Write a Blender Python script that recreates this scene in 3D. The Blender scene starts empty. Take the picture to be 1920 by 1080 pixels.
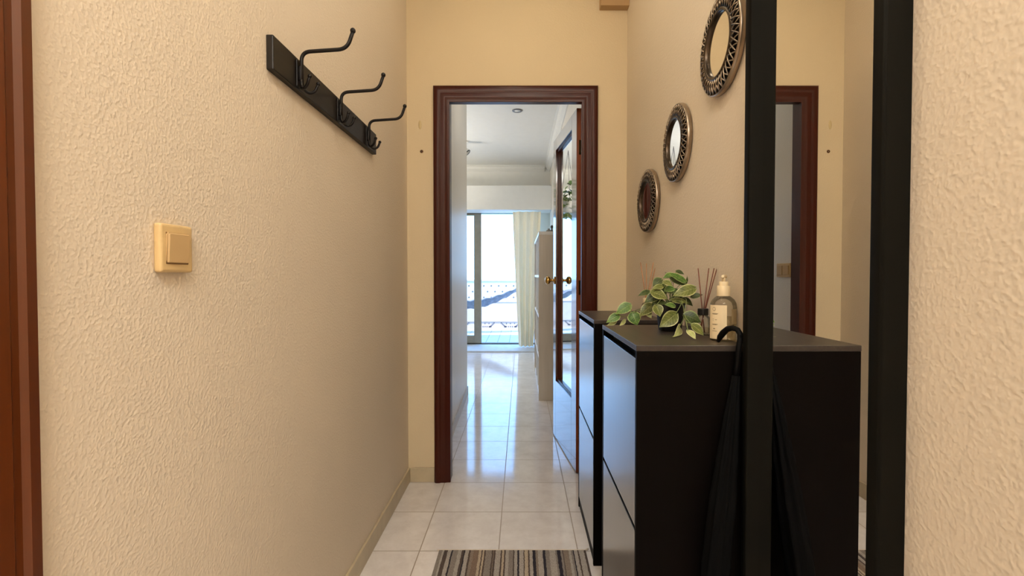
import bpy, bmesh, math, random
from mathutils import Vector, Matrix
from math import sin, cos, pi, radians
random.seed(7)
SC = bpy.context.scene
COL = SC.collection

# ------------------------------------------------------------------ helpers
def lin(r, g, b):
    def f(v):
        v /= 255.0
        return v / 12.92 if v <= 0.04045 else ((v + 0.055) / 1.055) ** 2.4
    return (f(r), f(g), f(b), 1.0)

def link(name, bm, m, parent=None, smooth=False, loc=None):
    me = bpy.data.meshes.new(name)
    bmesh.ops.recalc_face_normals(bm, faces=bm.faces[:])
    bm.to_mesh(me); bm.free()
    if isinstance(m, (list, tuple)):
        for k in m: me.materials.append(k)
    elif m: me.materials.append(m)
    if smooth:
        for p in me.polygons: p.use_smooth = True
    o = bpy.data.objects.new(name, me); COL.objects.link(o)
    if parent: o.parent = parent
    if loc: o.location = loc
    return o

def smooth_by_angle(o, ang=40):
    me = o.data
    for p in me.polygons: p.use_smooth = True
    bm = bmesh.new(); bm.from_mesh(me)
    for e in bm.edges:
        if len(e.link_faces) == 2 and e.calc_face_angle(0) > radians(ang): e.smooth = False
    bm.to_mesh(me); bm.free()
    return o

def thing(name, label, cat, loc=(0, 0, 0), rotz=0, group=None):
    o = bpy.data.objects.new(name, None); COL.objects.link(o)
    o.empty_display_size = 0.05
    o.location = loc; o.rotation_euler = (0, 0, rotz)
    return tag(o, label, cat, group)

def tag(o, label, cat, group=None):
    o['label'] = label; o['category'] = cat
    if group: o['group'] = group
    return o

def struct(name, bm, m, smooth=False):
    o = link(name, bm, m, None, smooth); o['kind'] = 'structure'
    return o

def NB(): return bmesh.new()

def box(bm, x0, x1, y0, y1, z0, z1, bev=0, seg=2, mi=0):
    x0, x1 = min(x0, x1), max(x0, x1); y0, y1 = min(y0, y1), max(y0, y1); z0, z1 = min(z0, z1), max(z0, z1)
    t = bmesh.new()
    r = bmesh.ops.create_cube(t, size=1)
    for v in t.verts:
        v.co = Vector(((x0 + x1) / 2 + v.co.x * (x1 - x0), (y0 + y1) / 2 + v.co.y * (y1 - y0), (z0 + z1) / 2 + v.co.z * (z1 - z0)))
    if bev > 0:
        bmesh.ops.bevel(t, geom=t.edges[:], offset=bev, segments=seg, affect='EDGES', profile=0.5)
    return merge(bm, t, mi)

def merge(bm, t, mi=0, mat=None):
    mp = {}
    for v in t.verts:
        mp[v.index if False else v] = bm.verts.new(mat @ v.co if mat else v.co)
    for f in t.faces:
        try:
            nf = bm.faces.new([mp[v] for v in f.verts]); nf.material_index = mi; nf.smooth = f.smooth
        except ValueError: pass
    t.free()
    return bm

def tube(bm, pts, rad, n=8, cap=True, flat=None):
    """sweep a circle along pts; rad number or list"""
    pts = [Vector(p) for p in pts]
    rs = rad if isinstance(rad, (list, tuple)) else [rad] * len(pts)
    t0 = (pts[1] - pts[0]).normalized()
    up = Vector((0, 0, 1)) if abs(t0.z) < 0.9 else Vector((1, 0, 0))
    nrm = t0.cross(up).normalized()
    rings = []
    for i, p in enumerate(pts):
        if i == 0: t = pts[1] - pts[0]
        elif i == len(pts) - 1: t = pts[-1] - pts[-2]
        else: t = (pts[i + 1] - pts[i]).normalized() + (pts[i] - pts[i - 1]).normalized()
        t.normalize()
        nrm = (nrm - t * nrm.dot(t)).normalized()
        b = t.cross(nrm)
        ring = []
        for k in range(n):
            a = 2 * pi * k / n
            w = flat if flat else 1
            ring.append(bm.verts.new(p + nrm * cos(a) * rs[i] + b * sin(a) * rs[i] * w))
        rings.append(ring)
    for a, b2 in zip(rings, rings[1:]):
        for k in range(n):
            bm.faces.new((a[k], a[(k + 1) % n], b2[(k + 1) % n], b2[k]))
    if cap:
        bm.faces.new(rings[0][::-1]); bm.faces.new(rings[-1])
    return bm

def lathe(bm, prof, n=32, center=(0, 0, 0), axis='Z', cap=True, sq=None):
    """prof list of (r,h); axis Z or X- (local +h towards -X)"""
    c = Vector(center); rings = []
    for r, h in prof:
        ring = []
        for k in range(n):
            a = 2 * pi * k / n
            p = Vector((r * cos(a), r * sin(a), h))
            if axis == '-X': p = Vector((-h, p.x, p.y))
            if axis == '-Z': p = Vector((p.x, p.y, -h))
            if axis == '-Y': p = Vector((p.x, -h, p.y))
            ring.append(bm.verts.new(c + p))
        rings.append(ring)
    for a, b in zip(rings, rings[1:]):
        for k in range(n): bm.faces.new((a[k], a[(k + 1) % n], b[(k + 1) % n], b[k]))
    if cap:
        if prof[0][0] > 1e-6: bm.faces.new(rings[0][::-1])
        if prof[-1][0] > 1e-6: bm.faces.new(rings[-1])
    return bm

def ball(bm, c, r, n=12):
    t = bmesh.new(); bmesh.ops.create_uvsphere(t, u_segments=n, v_segments=max(6, n // 2), radius=r)
    for f in t.faces: f.smooth = True
    return merge(bm, t, 0, Matrix.Translation(c))

def fillet(pts, rad=0.02, n=6):
    pts = [Vector(p) for p in pts]; out = [pts[0]]
    for a, b, c in zip(pts, pts[1:], pts[2:]):
        d1 = min(rad, (a - b).length * .49); d2 = min(rad, (c - b).length * .49)
        p = b + (a - b).normalized() * d1; q = b + (c - b).normalized() * d2
        for k in range(n + 1):
            t = k / n
            out.append(p * (1 - t) ** 2 + b * 2 * t * (1 - t) + q * t * t)
    out.append(pts[-1]); return out

def extrude_poly(bm, poly, axis, a0, a1, mi=0):
    """poly in the plane normal to axis ('X': (y,z), 'Y': (x,z), 'Z': (x,y))"""
    def mk(p, a):
        return {'X': (a, p[0], p[1]), 'Y': (p[0], a, p[1]), 'Z': (p[0], p[1], a)}[axis]
    A = [bm.verts.new(mk(p, a0)) for p in poly]; B = [bm.verts.new(mk(p, a1)) for p in poly]
    n = len(poly)
    for k in range(n):
        f = bm.faces.new((A[k], A[(k + 1) % n], B[(k + 1) % n], B[k])); f.material_index = mi
    bm.faces.new(A[::-1]).material_index = mi; bm.faces.new(B).material_index = mi
    return bm

# ------------------------------------------------------------------ camera numbers (1920x1080 frame)
FPX, CX, CY, PITCH, HC = 900.0, 977.0, 534.6, radians(1.184), 1.12
_c, _s = cos(PITCH), sin(PITCH)
def ray(px, py):
    a = (px - CX) / FPX; b = -(py - CY) / FPX
    return Vector((a, _c + b * _s, -_s + b * _c))
def ony(px, py, y):
    r = ray(px, py); t = y / r.y; return Vector((r.x * t, y, HC + r.z * t))
def onz(px, py, z):
    r = ray(px, py); t = (z - HC) / r.z; return Vector((r.x * t, r.y * t, z))
def onx(px, py, x):
    r = ray(px, py); t = x / r.x; return Vector((x, r.y * t, HC + r.z * t))

cam_d = bpy.data.cameras.new('camera'); cam = bpy.data.objects.new('camera', cam_d); COL.objects.link(cam)
cam_d.sensor_width = 36; cam_d.sensor_fit = 'HORIZONTAL'; cam_d.lens = FPX / 1920 * 36
cam_d.shift_x = -(CX - 960) / 1920; cam_d.shift_y = (CY - 540) / 1920
cam_d.clip_start = 0.02
cam.location = (0, 0, HC); cam.rotation_euler = (pi / 2 - PITCH, 0, 0)
SC.camera = cam

# ------------------------------------------------------------------ materials
class MT:
    def __init__(s, name):
        s.m = bpy.data.materials.new(name); s.m.use_nodes = True
        s.nt = s.m.node_tree; s.N = s.nt.nodes; s.L = s.nt.links
        s.N.clear(); s.out = s.N.new('ShaderNodeOutputMaterial')
    def n(s, t, **kw):
        x = s.N.new(t)
        for k, v in kw.items(): setattr(x, k, v)
        return x
    def lk(s, a, b): s.L.new(a, b)
    def bsdf(s, col=None, rough=.5, metal=0, coat=0, coatr=.1, spec=.5, sheen=0):
        b = s.n('ShaderNodeBsdfPrincipled')
        if col: b.inputs['Base Color'].default_value = col
        b.inputs['Roughness'].default_value = rough; b.inputs['Metallic'].default_value = metal
        b.inputs['Coat Weight'].default_value = coat; b.inputs['Coat Roughness'].default_value = coatr
        b.inputs['Specular IOR Level'].default_value = spec
        b.inputs['Sheen Weight'].default_value = sheen
        s.lk(b.outputs[0], s.out.inputs[0]); return b
    def coord(s, kind='Object'): return s.n('ShaderNodeTexCoord').outputs[kind]
    def noise(s, vec, scale, detail=3, rough=.55, dist=0):
        x = s.n('ShaderNodeTexNoise'); x.inputs['Scale'].default_value = scale; x.inputs['Detail'].default_value = detail
        x.inputs['Roughness'].default_value = rough; x.inputs['Distortion'].default_value = dist
        if vec is not None: s.lk(vec, x.inputs['Vector'])
        return x.outputs['Fac']
    def mapping(s, vec, scale=(1, 1, 1), loc=(0, 0, 0)):
        x = s.n('ShaderNodeMapping'); x.inputs['Scale'].default_value = scale; x.inputs['Location'].default_value = loc
        s.lk(vec, x.inputs['Vector']); return x.outputs[0]
    def ramp(s, fac, stops, interp='LINEAR'):
        x = s.n('ShaderNodeValToRGB'); cr = x.color_ramp; cr.interpolation = interp
        while len(cr.elements) > 1: cr.elements.remove(cr.elements[-1])
        for i, (p, c) in enumerate(stops):
            e = cr.elements[0] if i == 0 else cr.elements.new(p)
            e.position = p; e.color = c if not isinstance(c, (int, float)) else (c, c, c, 1)
        s.lk(fac, x.inputs[0]); return x.outputs[0]
    def bump(s, h, b, strength=.3, dist=.002):
        x = s.n('ShaderNodeBump'); x.inputs['Strength'].default_value = strength; x.inputs['Distance'].default_value = dist
        s.lk(h, x.inputs['Height']); s.lk(x.outputs[0], b.inputs['Normal']); return x
    def math(s, op, a, b=None):
        x = s.n('ShaderNodeMath', operation=op)
        for i, v in enumerate((a, b)):
            if v is None: continue
            if isinstance(v, (int, float)): x.inputs[i].default_value = v
            else: s.lk(v, x.inputs[i])
        return x.outputs[0]
    def mix(s, fac, a, b):
        x = s.n('ShaderNodeMix', data_type='RGBA')
        if isinstance(fac, (int, float)): x.inputs[0].default_value = fac
        else: s.lk(fac, x.inputs[0])
        for i, v in ((6, a), (7, b)):
            if isinstance(v, tuple): x.inputs[i].default_value = v
            else: s.lk(v, x.inputs[i])
        return x.outputs[2]

def plain(name, col, rough=.5, metal=0, coat=0, spec=.5, bump=None, vary=.06):
    t = MT(name); b = t.bsdf(col, rough, metal, coat, .1, spec)
    co = t.coord()
    if vary:
        f = t.noise(co, 14, 3)
        d = tuple(max(0, c * (1 - vary)) for c in col[:3]) + (1,); u = tuple(min(1, c * (1 + vary)) for c in col[:3]) + (1,)
        t.lk(t.ramp(f, [(.3, d), (.7, u)]), b.inputs['Base Color'])
    if bump: t.bump(t.noise(co, bump[0], 2), b, bump[1], bump[2])
    return t.m

def stucco(name, col, rough=.75, scale=125, strength=.55, dist=.0032, spec=.25):
    t = MT(name); b = t.bsdf(col, rough, spec=spec); co = t.coord()
    n1 = t.noise(co, scale, 1.2, .45, .0)
    n2 = t.noise(co, scale * .33, 2, .5)
    r = t.ramp(n1, [(.34, 0.0), (.52, .35), (.74, 1.0)])
    h = t.math('ADD', r, t.math('MULTIPLY', n2, .35))
    t.bump(h, b, strength, dist)
    big = t.noise(co, 1.3, 3)
    d = tuple(c * .965 for c in col[:3]) + (1,); u = tuple(min(1, c * 1.02) for c in col[:3]) + (1,)
    base = t.ramp(big, [(.3, d), (.7, u)])
    pit = t.mix(t.math('MULTIPLY', r, .06), base, tuple(min(1, c * 1.15) for c in col[:3]) + (1,))
    t.lk(pit, b.inputs['Base Color'])
    return t.m

def wood(name, c0, c1, rough=.3, coat=.3, axis='Z', grain=1.0, spec=.5, bump=.05, coatr=.1):
    t = MT(name); b = t.bsdf(c0, rough, coat=coat, coatr=coatr, spec=spec); co = t.coord()
    sc = {'Z': (38, 38, 1.6), 'Y': (38, 1.6, 38), 'X': (1.6, 38, 38)}[axis]
    v = t.mapping(co, tuple(k * grain for k in sc))
    n = t.noise(v, 1.6, 5, .6, .6)
    t.lk(t.ramp(n, [(.3, c0), (.7, c1)]), b.inputs['Base Color'])
    t.bump(n, b, bump, .001)
    return t.m

def glassy(name, tint=(1, 1, 1, 1), edge=(.7, .72, .7, 1), gloss=1.0):
    t = MT(name)
    tr = t.n('ShaderNodeBsdfTransparent'); gl = t.n('ShaderNodeBsdfGlossy'); gl.inputs['Roughness'].default_value = .02
    lw = t.n('ShaderNodeLayerWeight'); lw.inputs['Blend'].default_value = .35
    t.lk(t.mix(lw.outputs['Facing'], tint, edge), tr.inputs['Color'])
    fr = t.n('ShaderNodeFresnel'); fr.inputs['IOR'].default_value = 1.45
    ms = t.n('ShaderNodeMixShader'); t.lk(t.math('MULTIPLY', fr.outputs[0], gloss), ms.inputs[0])
    t.lk(tr.outputs[0], ms.inputs[1]); t.lk(gl.outputs[0], ms.inputs[2]); t.lk(ms.outputs[0], t.out.inputs[0])
    return t.m

def mirror_mat(name, col=(.9, .9, .88, 1)):
    t = MT(name); b = t.bsdf(col, .0, 1.0)
    n = t.noise(t.coord(), 3, 1)
    t.lk(t.ramp(n, [(.2, col), (.8, tuple(c * .985 for c in col[:3]) + (1,))]), b.inputs['Base Color'])
    return t.m

def tile_floor(name, ca, cb, grout, s, ox, oy, gw=.0022, rough=.05, bumpd=.0005, coat=0, spec=.5):
    t = MT(name); b = t.bsdf(ca, rough, coat=coat, spec=spec); co = t.coord(); b.inputs['IOR'].default_value = 1.6
    sp = t.n('ShaderNodeSeparateXYZ'); t.lk(co, sp.inputs[0])
    def line(ax, o):
        u = t.math('ADD', t.math('MULTIPLY', t.math('SUBTRACT', ax, o), 1 / s), 100.0)
        fr = t.math('FRACT', u)
        d = t.math('ABSOLUTE', t.math('SUBTRACT', fr, .5))
        return t.math('GREATER_THAN', d, .5 - gw / s), t.math('FLOOR', u)
    gx, ix = line(sp.outputs[0], ox); gy, iy = line(sp.outputs[1], oy)
    g = t.math('MAXIMUM', gx, gy)
    cell = t.n('ShaderNodeCombineXYZ'); t.lk(ix, cell.inputs[0]); t.lk(iy, cell.inputs[1])
    wn = t.n('ShaderNodeTexWhiteNoise'); t.lk(cell.outputs[0], wn.inputs['Vector'])
    off = t.n('ShaderNodeVectorMath', operation='MULTIPLY_ADD'); t.lk(wn.outputs['Color'], off.inputs[0])
    off.inputs[1].default_value = (7, 7, 7); t.lk(co, off.inputs[2])
    n = t.noise(off.outputs[0], 9, 6, .7, .2)
    n2 = t.noise(off.outputs[0], 60, 3, .6)
    c = t.ramp(n, [(.3, cb), (.62, ca)])
    c = t.mix(t.math('MULTIPLY', n2, .16), c, cb)
    t.lk(t.mix(g, c, grout), b.inputs['Base Color'])
    rr = t.math('ADD', t.math('MULTIPLY', n2, .06), rough)
    t.lk(t.math('ADD', rr, t.math('MULTIPLY', g, .5)), b.inputs['Roughness'])
    h = t.math('SUBTRACT', t.math('ADD', t.math('MULTIPLY', t.noise(co, 30, 2, .5), .5), t.math('MULTIPLY', t.noise(co, 95, 2, .5), .4)), t.math('MULTIPLY', g, .6))
    t.bump(h, b, .35, bumpd)
    return t.m

M = {}
M['wall'] = stucco('cream_stucco', lin(224, 210, 190), strength=.27, scale=165, dist=.003)
M['wall_r'] = stucco('cream_stucco_soft', lin(226, 212, 190), strength=.19, scale=140, dist=.003)
M['wall_back'] = stucco('cream_stucco_fine', lin(217, 200, 168), scale=170, strength=.12)
M['wall_far'] = stucco('white_stucco', lin(234, 227, 214), rough=.34, scale=140, strength=.25, spec=.4)
M['white'] = plain('white_paint', lin(228, 228, 223), .7, bump=(30, .05, .002), vary=.015)
M['floor'] = tile_floor('glazed_floor_tile', lin(238, 234, 233), lin(220, 214, 212), lin(164, 152, 140), .3215, -.091, 1.927)
M['terrace'] = tile_floor('terrace_tile', lin(190, 190, 186), lin(172, 174, 172), lin(140, 145, 150), .2, 0, 0, .006, .5)
M['base'] = plain('ceramic_skirting', lin(190, 176, 148), .35, bump=(60, .1, .001), vary=.08)
M['casing'] = wood('varnished_mahogany', lin(60, 19, 7), lin(65, 21, 8), .3, .0, 'Z', coatr=.1, bump=0, grain=.4, spec=.25)
M['casing2'] = wood('varnished_mahogany_warm', lin(84, 38, 7), lin(98, 46, 10), .35, .1, 'Z', bump=.01)
M['leaf'] = wood('varnished_door_mahogany', lin(66, 26, 16), lin(84, 36, 21), .2, 1.0, 'Z', coatr=.06, bump=.01)
M['edge'] = wood('door_edge_wood', lin(110, 52, 24), lin(142, 74, 36), .4, .1, 'Z')
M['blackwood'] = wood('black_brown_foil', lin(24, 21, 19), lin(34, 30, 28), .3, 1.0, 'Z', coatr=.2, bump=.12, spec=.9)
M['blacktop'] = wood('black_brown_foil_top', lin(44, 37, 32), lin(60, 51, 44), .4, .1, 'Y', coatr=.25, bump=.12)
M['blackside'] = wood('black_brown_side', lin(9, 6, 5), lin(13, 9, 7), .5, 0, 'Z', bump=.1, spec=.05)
M['dark'] = plain('dark_recess', lin(10, 9, 9), .8)
M['rackwood'] = wood('black_stained_board', lin(22, 18, 15), lin(32, 27, 23), .42, .0, 'Y', bump=.05, spec=.35)
M['iron'] = plain('black_enamelled_steel', lin(13, 8, 7), .42, 0, 0, .3)
M['frame'] = plain('black_mirror_frame', lin(20, 19, 15), .6, 0, 0, .05, bump=(150, .05, .001))
M['mirror'] = mirror_mat('silvered_glass')
M['bronze'] = plain('antique_pewter_bronze', lin(160, 144, 126), .3, .9, bump=(60, .2, .001), vary=.3)
M['bronze_dark'] = plain('dark_bronze', lin(74, 62, 50), .3, .85, vary=.3)
M['switch'] = plain('aged_cream_plastic', lin(214, 184, 132), .38, vary=.02)
M['rocker'] = plain('aged_beige_plastic', lin(202, 170, 122), .42, vary=.02)
M['brass'] = plain('polished_brass', lin(196, 158, 92), .2, 1.0, vary=.1)
M['alu'] = plain('anodised_aluminium', lin(146, 144, 132), .4, .3, vary=.08)
M['alu_dark'] = plain('dark_aluminium', lin(66, 66, 60), .45, .4, vary=.08)
M['bookcase'] = wood('pale_bookcase_laminate', lin(200, 190, 176), lin(210, 200, 186), .4, .1, 'Z', bump=.02)
M['bookwhite'] = plain('white_laminate', lin(232, 230, 226), .35, vary=.02)
M['pot'] = plain('matt_black_plastic', lin(14, 13, 13), .5, vary=.1)
M['soil'] = plain('dark_soil', lin(40, 32, 24), .9, bump=(80, .8, .004), vary=.3)
M['stem'] = plain('pale_green_stem', lin(120, 132, 78), .5, vary=.2)
M['glass'] = glassy('clear_glass', (.97, .97, .95, 1), (.86, .84, .78, 1), .7)
M['glass_pane'] = glassy('window_glass', (.96, .98, .98, 1), (.85, .9, .9, 1))
M['amber'] = glassy('amber_liquid', (.93, .62, .34, 1), (.86, .52, .26, 1), .2)
M['clearliq'] = glassy('clear_liquid', (.97, .94, .86, 1), (.94, .89, .78, 1), .2)
M['reed'] = wood('rattan_reed', lin(176, 116, 74), lin(196, 138, 92), .7, 0, 'Z', grain=4)
M['reed_dark'] = wood('dark_rattan_reed', lin(92, 44, 30), lin(126, 66, 44), .7, 0, 'Z', grain=4)
M['capblack'] = plain('black_cap_plastic', lin(14, 13, 13), .35, vary=.1)
M['capcream'] = plain('cream_pump_plastic', lin(232, 212, 172), .4, vary=.02)
M['label'] = plain('cream_label_paper', lin(236, 216, 176), .6, vary=.03)
M['print'] = plain('label_print_ink', lin(120, 100, 72), .6)
M['umbrella'] = plain('black_umbrella_cloth', lin(4, 4, 4), .8, spec=.1, bump=(200, .2, .001), vary=.2)
M['umbrella_handle'] = plain('black_umbrella_handle', lin(7, 6, 6), .6, 0, 0, spec=.12, vary=.1)
M['steel'] = plain('grey_steel', lin(120, 120, 122), .3, .9)
M['plug'] = plain('brown_wall_plug', lin(96, 62, 32), .6, vary=.2)
M['stain'] = plain('yellowed_patch', lin(208, 188, 144), .7, vary=.05)
M['boxpaint'] = plain('tan_painted_box', lin(178, 146, 104), .6, vary=.03)
M['spot'] = plain('white_spotlight_enamel', lin(238, 236, 230), .35, vary=.02)
M['hammock'] = plain('grey_hammock_cloth', lin(128, 128, 138), .9, bump=(90, .4, .004), vary=.25)
M['rope'] = plain('grey_rope', lin(110, 108, 118), .9)
M['parapet'] = plain('rosy_parapet_render', lin(206, 190, 184), .85, bump=(25, .2, .003), vary=.05)
M['parapet_white'] = plain('white_screen_concrete', lin(222, 220, 216), .8, vary=.03)
M['hole'] = plain('shaded_hole', lin(110, 108, 116), .9)
M['ornament'] = plain('grey_stone_ornament', lin(132, 128, 120), .7, vary=.2)
M['leafgreen_far'] = plain('far_leaf_green', lin(120, 160, 78), .5, vary=.3)
M['lampglow'] = plain('white_lamp_diffuser', lin(244, 244, 240), .3, vary=.01)
M['marble'] = plain('pale_marble_threshold', lin(200, 204, 208), .55, vary=.08)
M['terracotta'] = plain('white_planter', lin(220, 216, 208), .5)

def curtain_mat():
    t = MT('cream_curtain_cloth')
    d = t.n('ShaderNodeBsdfDiffuse'); tl = t.n('ShaderNodeBsdfTranslucent')
    co = t.coord(); n = t.noise(co, 60, 3)
    c = t.ramp(n, [(.3, lin(250, 236, 206)), (.7, lin(253, 242, 216))])
    t.lk(c, d.inputs['Color']); t.lk(c, tl.inputs['Color'])
    ms = t.n('ShaderNodeMixShader'); ms.inputs[0].default_value = .12
    t.lk(d.outputs[0], ms.inputs[1]); t.lk(tl.outputs[0], ms.inputs[2]); t.lk(ms.outputs[0], t.out.inputs[0])
    return t.m
M['curtain'] = curtain_mat()

def leaf_mat(name, dark, mid, rim):
    t = MT(name); b = t.bsdf(mid, .42, spec=.4)
    uv = t.coord('UV'); sp = t.n('ShaderNodeSeparateXYZ'); t.lk(uv, sp.inputs[0])
    # u across (-1..1 stored 0..1), v along
    e = t.math('ABSOLUTE', t.math('SUBTRACT', t.math('MULTIPLY', sp.outputs[0], 2), 1))
    vein = t.math('LESS_THAN', e, .05)
    wv = t.math('FRACT', t.math('MULTIPLY', t.math('SUBTRACT', sp.outputs[1], t.math('MULTIPLY', e, .25)), 7))
    rib = t.math('LESS_THAN', wv, .14)
    n = t.noise(t.coord(), 90, 3)
    base = t.ramp(n, [(.32, dark), (.66, mid)])
    base = t.mix(t.math('MULTIPLY', t.math('MAXIMUM', vein, t.math('MULTIPLY', rib, .6)), .45), base, rim)
    rimf = t.ramp(t.math('ADD', e, t.math('MULTIPLY', n, .2)), [(.93, 0.0), (1.05, 1.0)])
    t.lk(t.mix(rimf, base, rim), b.inputs['Base Color'])
    return t.m
LEAFM = [leaf_mat('pothos_leaf_dark', lin(34, 48, 18), lin(60, 78, 30), lin(128, 140, 80)),
         leaf_mat('pothos_leaf_green', lin(58, 92, 34), lin(90, 126, 52), lin(168, 184, 116)),
         leaf_mat('pothos_leaf_olive', lin(84, 92, 38), lin(116, 124, 58), lin(188, 190, 132)),
         leaf_mat('pothos_leaf_pale', lin(150, 158, 90), lin(180, 186, 120), lin(226, 224, 176))]

def rug_mat():
    t = MT('striped_rug_pile'); b = t.bsdf(lin(150, 140, 130), .95, spec=.1)
    co = t.coord(); sp = t.n('ShaderNodeSeparateXYZ'); t.lk(co, sp.inputs[0])
    wob = t.math('MULTIPLY', t.math('SUBTRACT', t.noise(co, 70, 2), .5), .006)
    u = t.math('DIVIDE', t.math('ADD', t.math('ADD', sp.outputs[0], .331), wob), .592)
    G = lin(150, 142, 134); LG = lin(182, 174, 166); TP = lin(150, 137, 124); DB = lin(98, 86, 80); BK = lin(62, 58, 64); BR = lin(140, 120, 106); CR = lin(196, 180, 158)
    seq = [(0, G), (.022, LG), (.035, DB), (.06, LG), (.085, BK), (.095, G), (.13, LG), (.155, DB), (.17, BK), (.178, LG), (.205, DB), (.215, TP), (.235, BR), (.272, CR),
           (.29, DB), (.298, CR), (.31, DB), (.32, G), (.36, DB), (.37, TP), (.375, DB), (.385, LG), (.42, DB), (.43, CR), (.445, DB), (.455, LG), (.475, G), (.505, DB),
           (.513, LG), (.535, BK), (.545, LG), (.575, DB), (.582, CR), (.605, DB), (.615, LG), (.635, BK), (.655, TP), (.67, LG), (.705, BK), (.722, G), (.75, LG), (.79, G),
           (.802, BK), (.826, G), (.838, DB), (.845, TP), (.88, LG), (.895, G), (.91, BK), (.917, LG), (.94, DB), (.95, LG), (.985, DB)]
    # a ramp holds at most 32 stops: two ramps side by side
    h = [s for s in seq if s[0] < .5]; k = [(0.0, h[-1][1])] + [((p - .5) * 2, c) for p, c in seq if p >= .5]
    h = [(p * 2, c) for p, c in h]
    r1 = t.ramp(t.math('MULTIPLY', u, 2), h, 'CONSTANT'); r2 = t.ramp(t.math('MULTIPLY', t.math('SUBTRACT', u, .5), 2), k, 'CONSTANT')
    c = t.mix(t.math('GREATER_THAN', u, .5), r1, r2)
    n = t.noise(co, 260, 2)
    sc = t.n('ShaderNodeMix', data_type='RGBA', blend_type='MULTIPLY'); sc.inputs[0].default_value = .8
    t.lk(c, sc.inputs[6]); t.lk(t.ramp(n, [(.3, .62), (.65, 1.05)]), sc.inputs[7]); t.lk(sc.outputs[2], b.inputs['Base Color'])
    t.bump(n, b, .8, .006)
    return t.m
M['rug'] = rug_mat()

# ------------------------------------------------------------------ setting
XL, XR, YB, ZC = -.611, .566, 2.585, 2.66     # corridor faces
YB2 = 2.665                                    # far face of the cross wall
ZF = 2.84                                      # far ceiling
YW = 7.6                                       # window wall
struct('floor', box(NB(), -3.6, 1.1, -1.5, YW, -.12, 0), M['floor'])
struct('ceiling', box(NB(), XL - .15, XR + .6, -1.5, YB2, ZC, ZC + .4), M['white'])
struct('ceiling_living_room', box(NB(), -3.6, 1.1, YB2, YW + .15, ZF, ZF + .2), M['white'])
struct('wall_left', box(NB(), XL - .15, XL, -1.5, YB, 0, ZC), M['wall'])
struct('wall_right', box(NB(), XR, XR + .6, -1.5, YB, 0, ZC), M['wall_r'])
struct('wall_rear', box(NB(), XL, XR, -1.5, -1.35, 0, ZC), M['wall'])
OX0, OX1, OZ = -.400, .362, 2.09              # rough opening
b = NB(); box(b, XL - .15, OX0, YB, YB2, 0, ZC); box(b, OX1, XR + .6, YB, YB2, 0, ZC); box(b, OX0, OX1, YB, YB2, OZ, ZC)
struct('wall_back', b, M['wall_back'])
# far corridor left wall, slightly splayed, and the living room behind it
b = NB(); extrude_poly(b, [(-.473, YB2), (-.507, 4.50), (-.63, 4.50), (-.63, YB2)], 'Z', 0, ZF)
struct('wall_far_left', b, M['wall_far'])
struct('wall_living_back', box(NB(), -3.6, -.63, 4.35, 4.50, 0, ZF), M['wall_far'])
struct('wall_living_left', box(NB(), -3.6, -3.45, 4.50, YW, 0, ZF), M['wall_far'])
XFR = .455
struct('wall_far_right', box(NB(), XFR, 1.1, YB2, YW, 0, ZF), M['wall_far'])
WX0, WX1, WZ = -2.9, .26, 2.115
b = NB(); box(b, -3.6, WX0, YW, YW + .15, 0, ZF); box(b, WX1, 1.1, YW, YW + .15, 0, ZF); box(b, WX0, WX1, YW, YW + .15, WZ, ZF)
struct('wall_window', b, M['white'])
struct('trim_1', box(NB(), -3.45, XFR, 7.2, YW, 2.10, 2.46, .004), M['white'])   # shutter box over the window
# cornices
def cornice_profile(): return [(0, 0), (.012, 0), (.02, .012), (.045, .03), (.062, .055), (.066, .066), (.085, .07), (.085, .085), (0, .085)]
b = NB(); extrude_poly(b, [(XFR - p[0], ZF - .085 + p[1]) for p in cornice_profile()], 'Y', YB2, YW); struct('trim_2', b, M['white'])
b = NB(); extrude_poly(b, [(YW - p[0], ZF - .085 + p[1]) for p in cornice_profile()], 'X', -3.45, XFR - .085); struct('trim_3', b, M['white'])
b = NB(); extrude_poly(b, [(-.507 + p[0], ZF - .085 + p[1]) for p in cornice_profile()], 'Y', YB2 + .6, 4.585)
box(b, -1.2, -.507, 4.5, 4.585, ZF - .02, ZF); box(b, -1.2, -.43, 4.5, 4.56, ZF - .085, ZF - .02); struct('trim_4', b, M['white'])
struct('trim_5', box(NB(), -3.4, .43, 6.95, YW + .1, 0, .02, .004), M['marble'])       # threshold
# skirtings
def skirt(b, x0, x1, y0, y1): box(b, x0, x1, y0, y1, 0, .078, .0025)
b = NB(); skirt(b, XL, XL + .0105, .62, YB); struct('baseboard_left', b, M['base'])
b = NB(); skirt(b, XL + .0105, -.469, YB - .0105, YB); struct('baseboard_back', b, M['base'])
b = NB(); skirt(b, .4175, XR, YB - .0105, YB); struct('baseboard_back_right', b, M['base'])
b = NB(); extrude_poly(b, [(-.473, YB2), (-.463, YB2), (-.497, 4.50), (-.507, 4.50)], 'Z', 0, .078); struct('baseboard_far_left', b, M['base'])
b = NB(); skirt(b, XFR - .0105, XFR, YB2 + .04, 6.9); struct('baseboard_far_right', b, M['base'])

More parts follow.
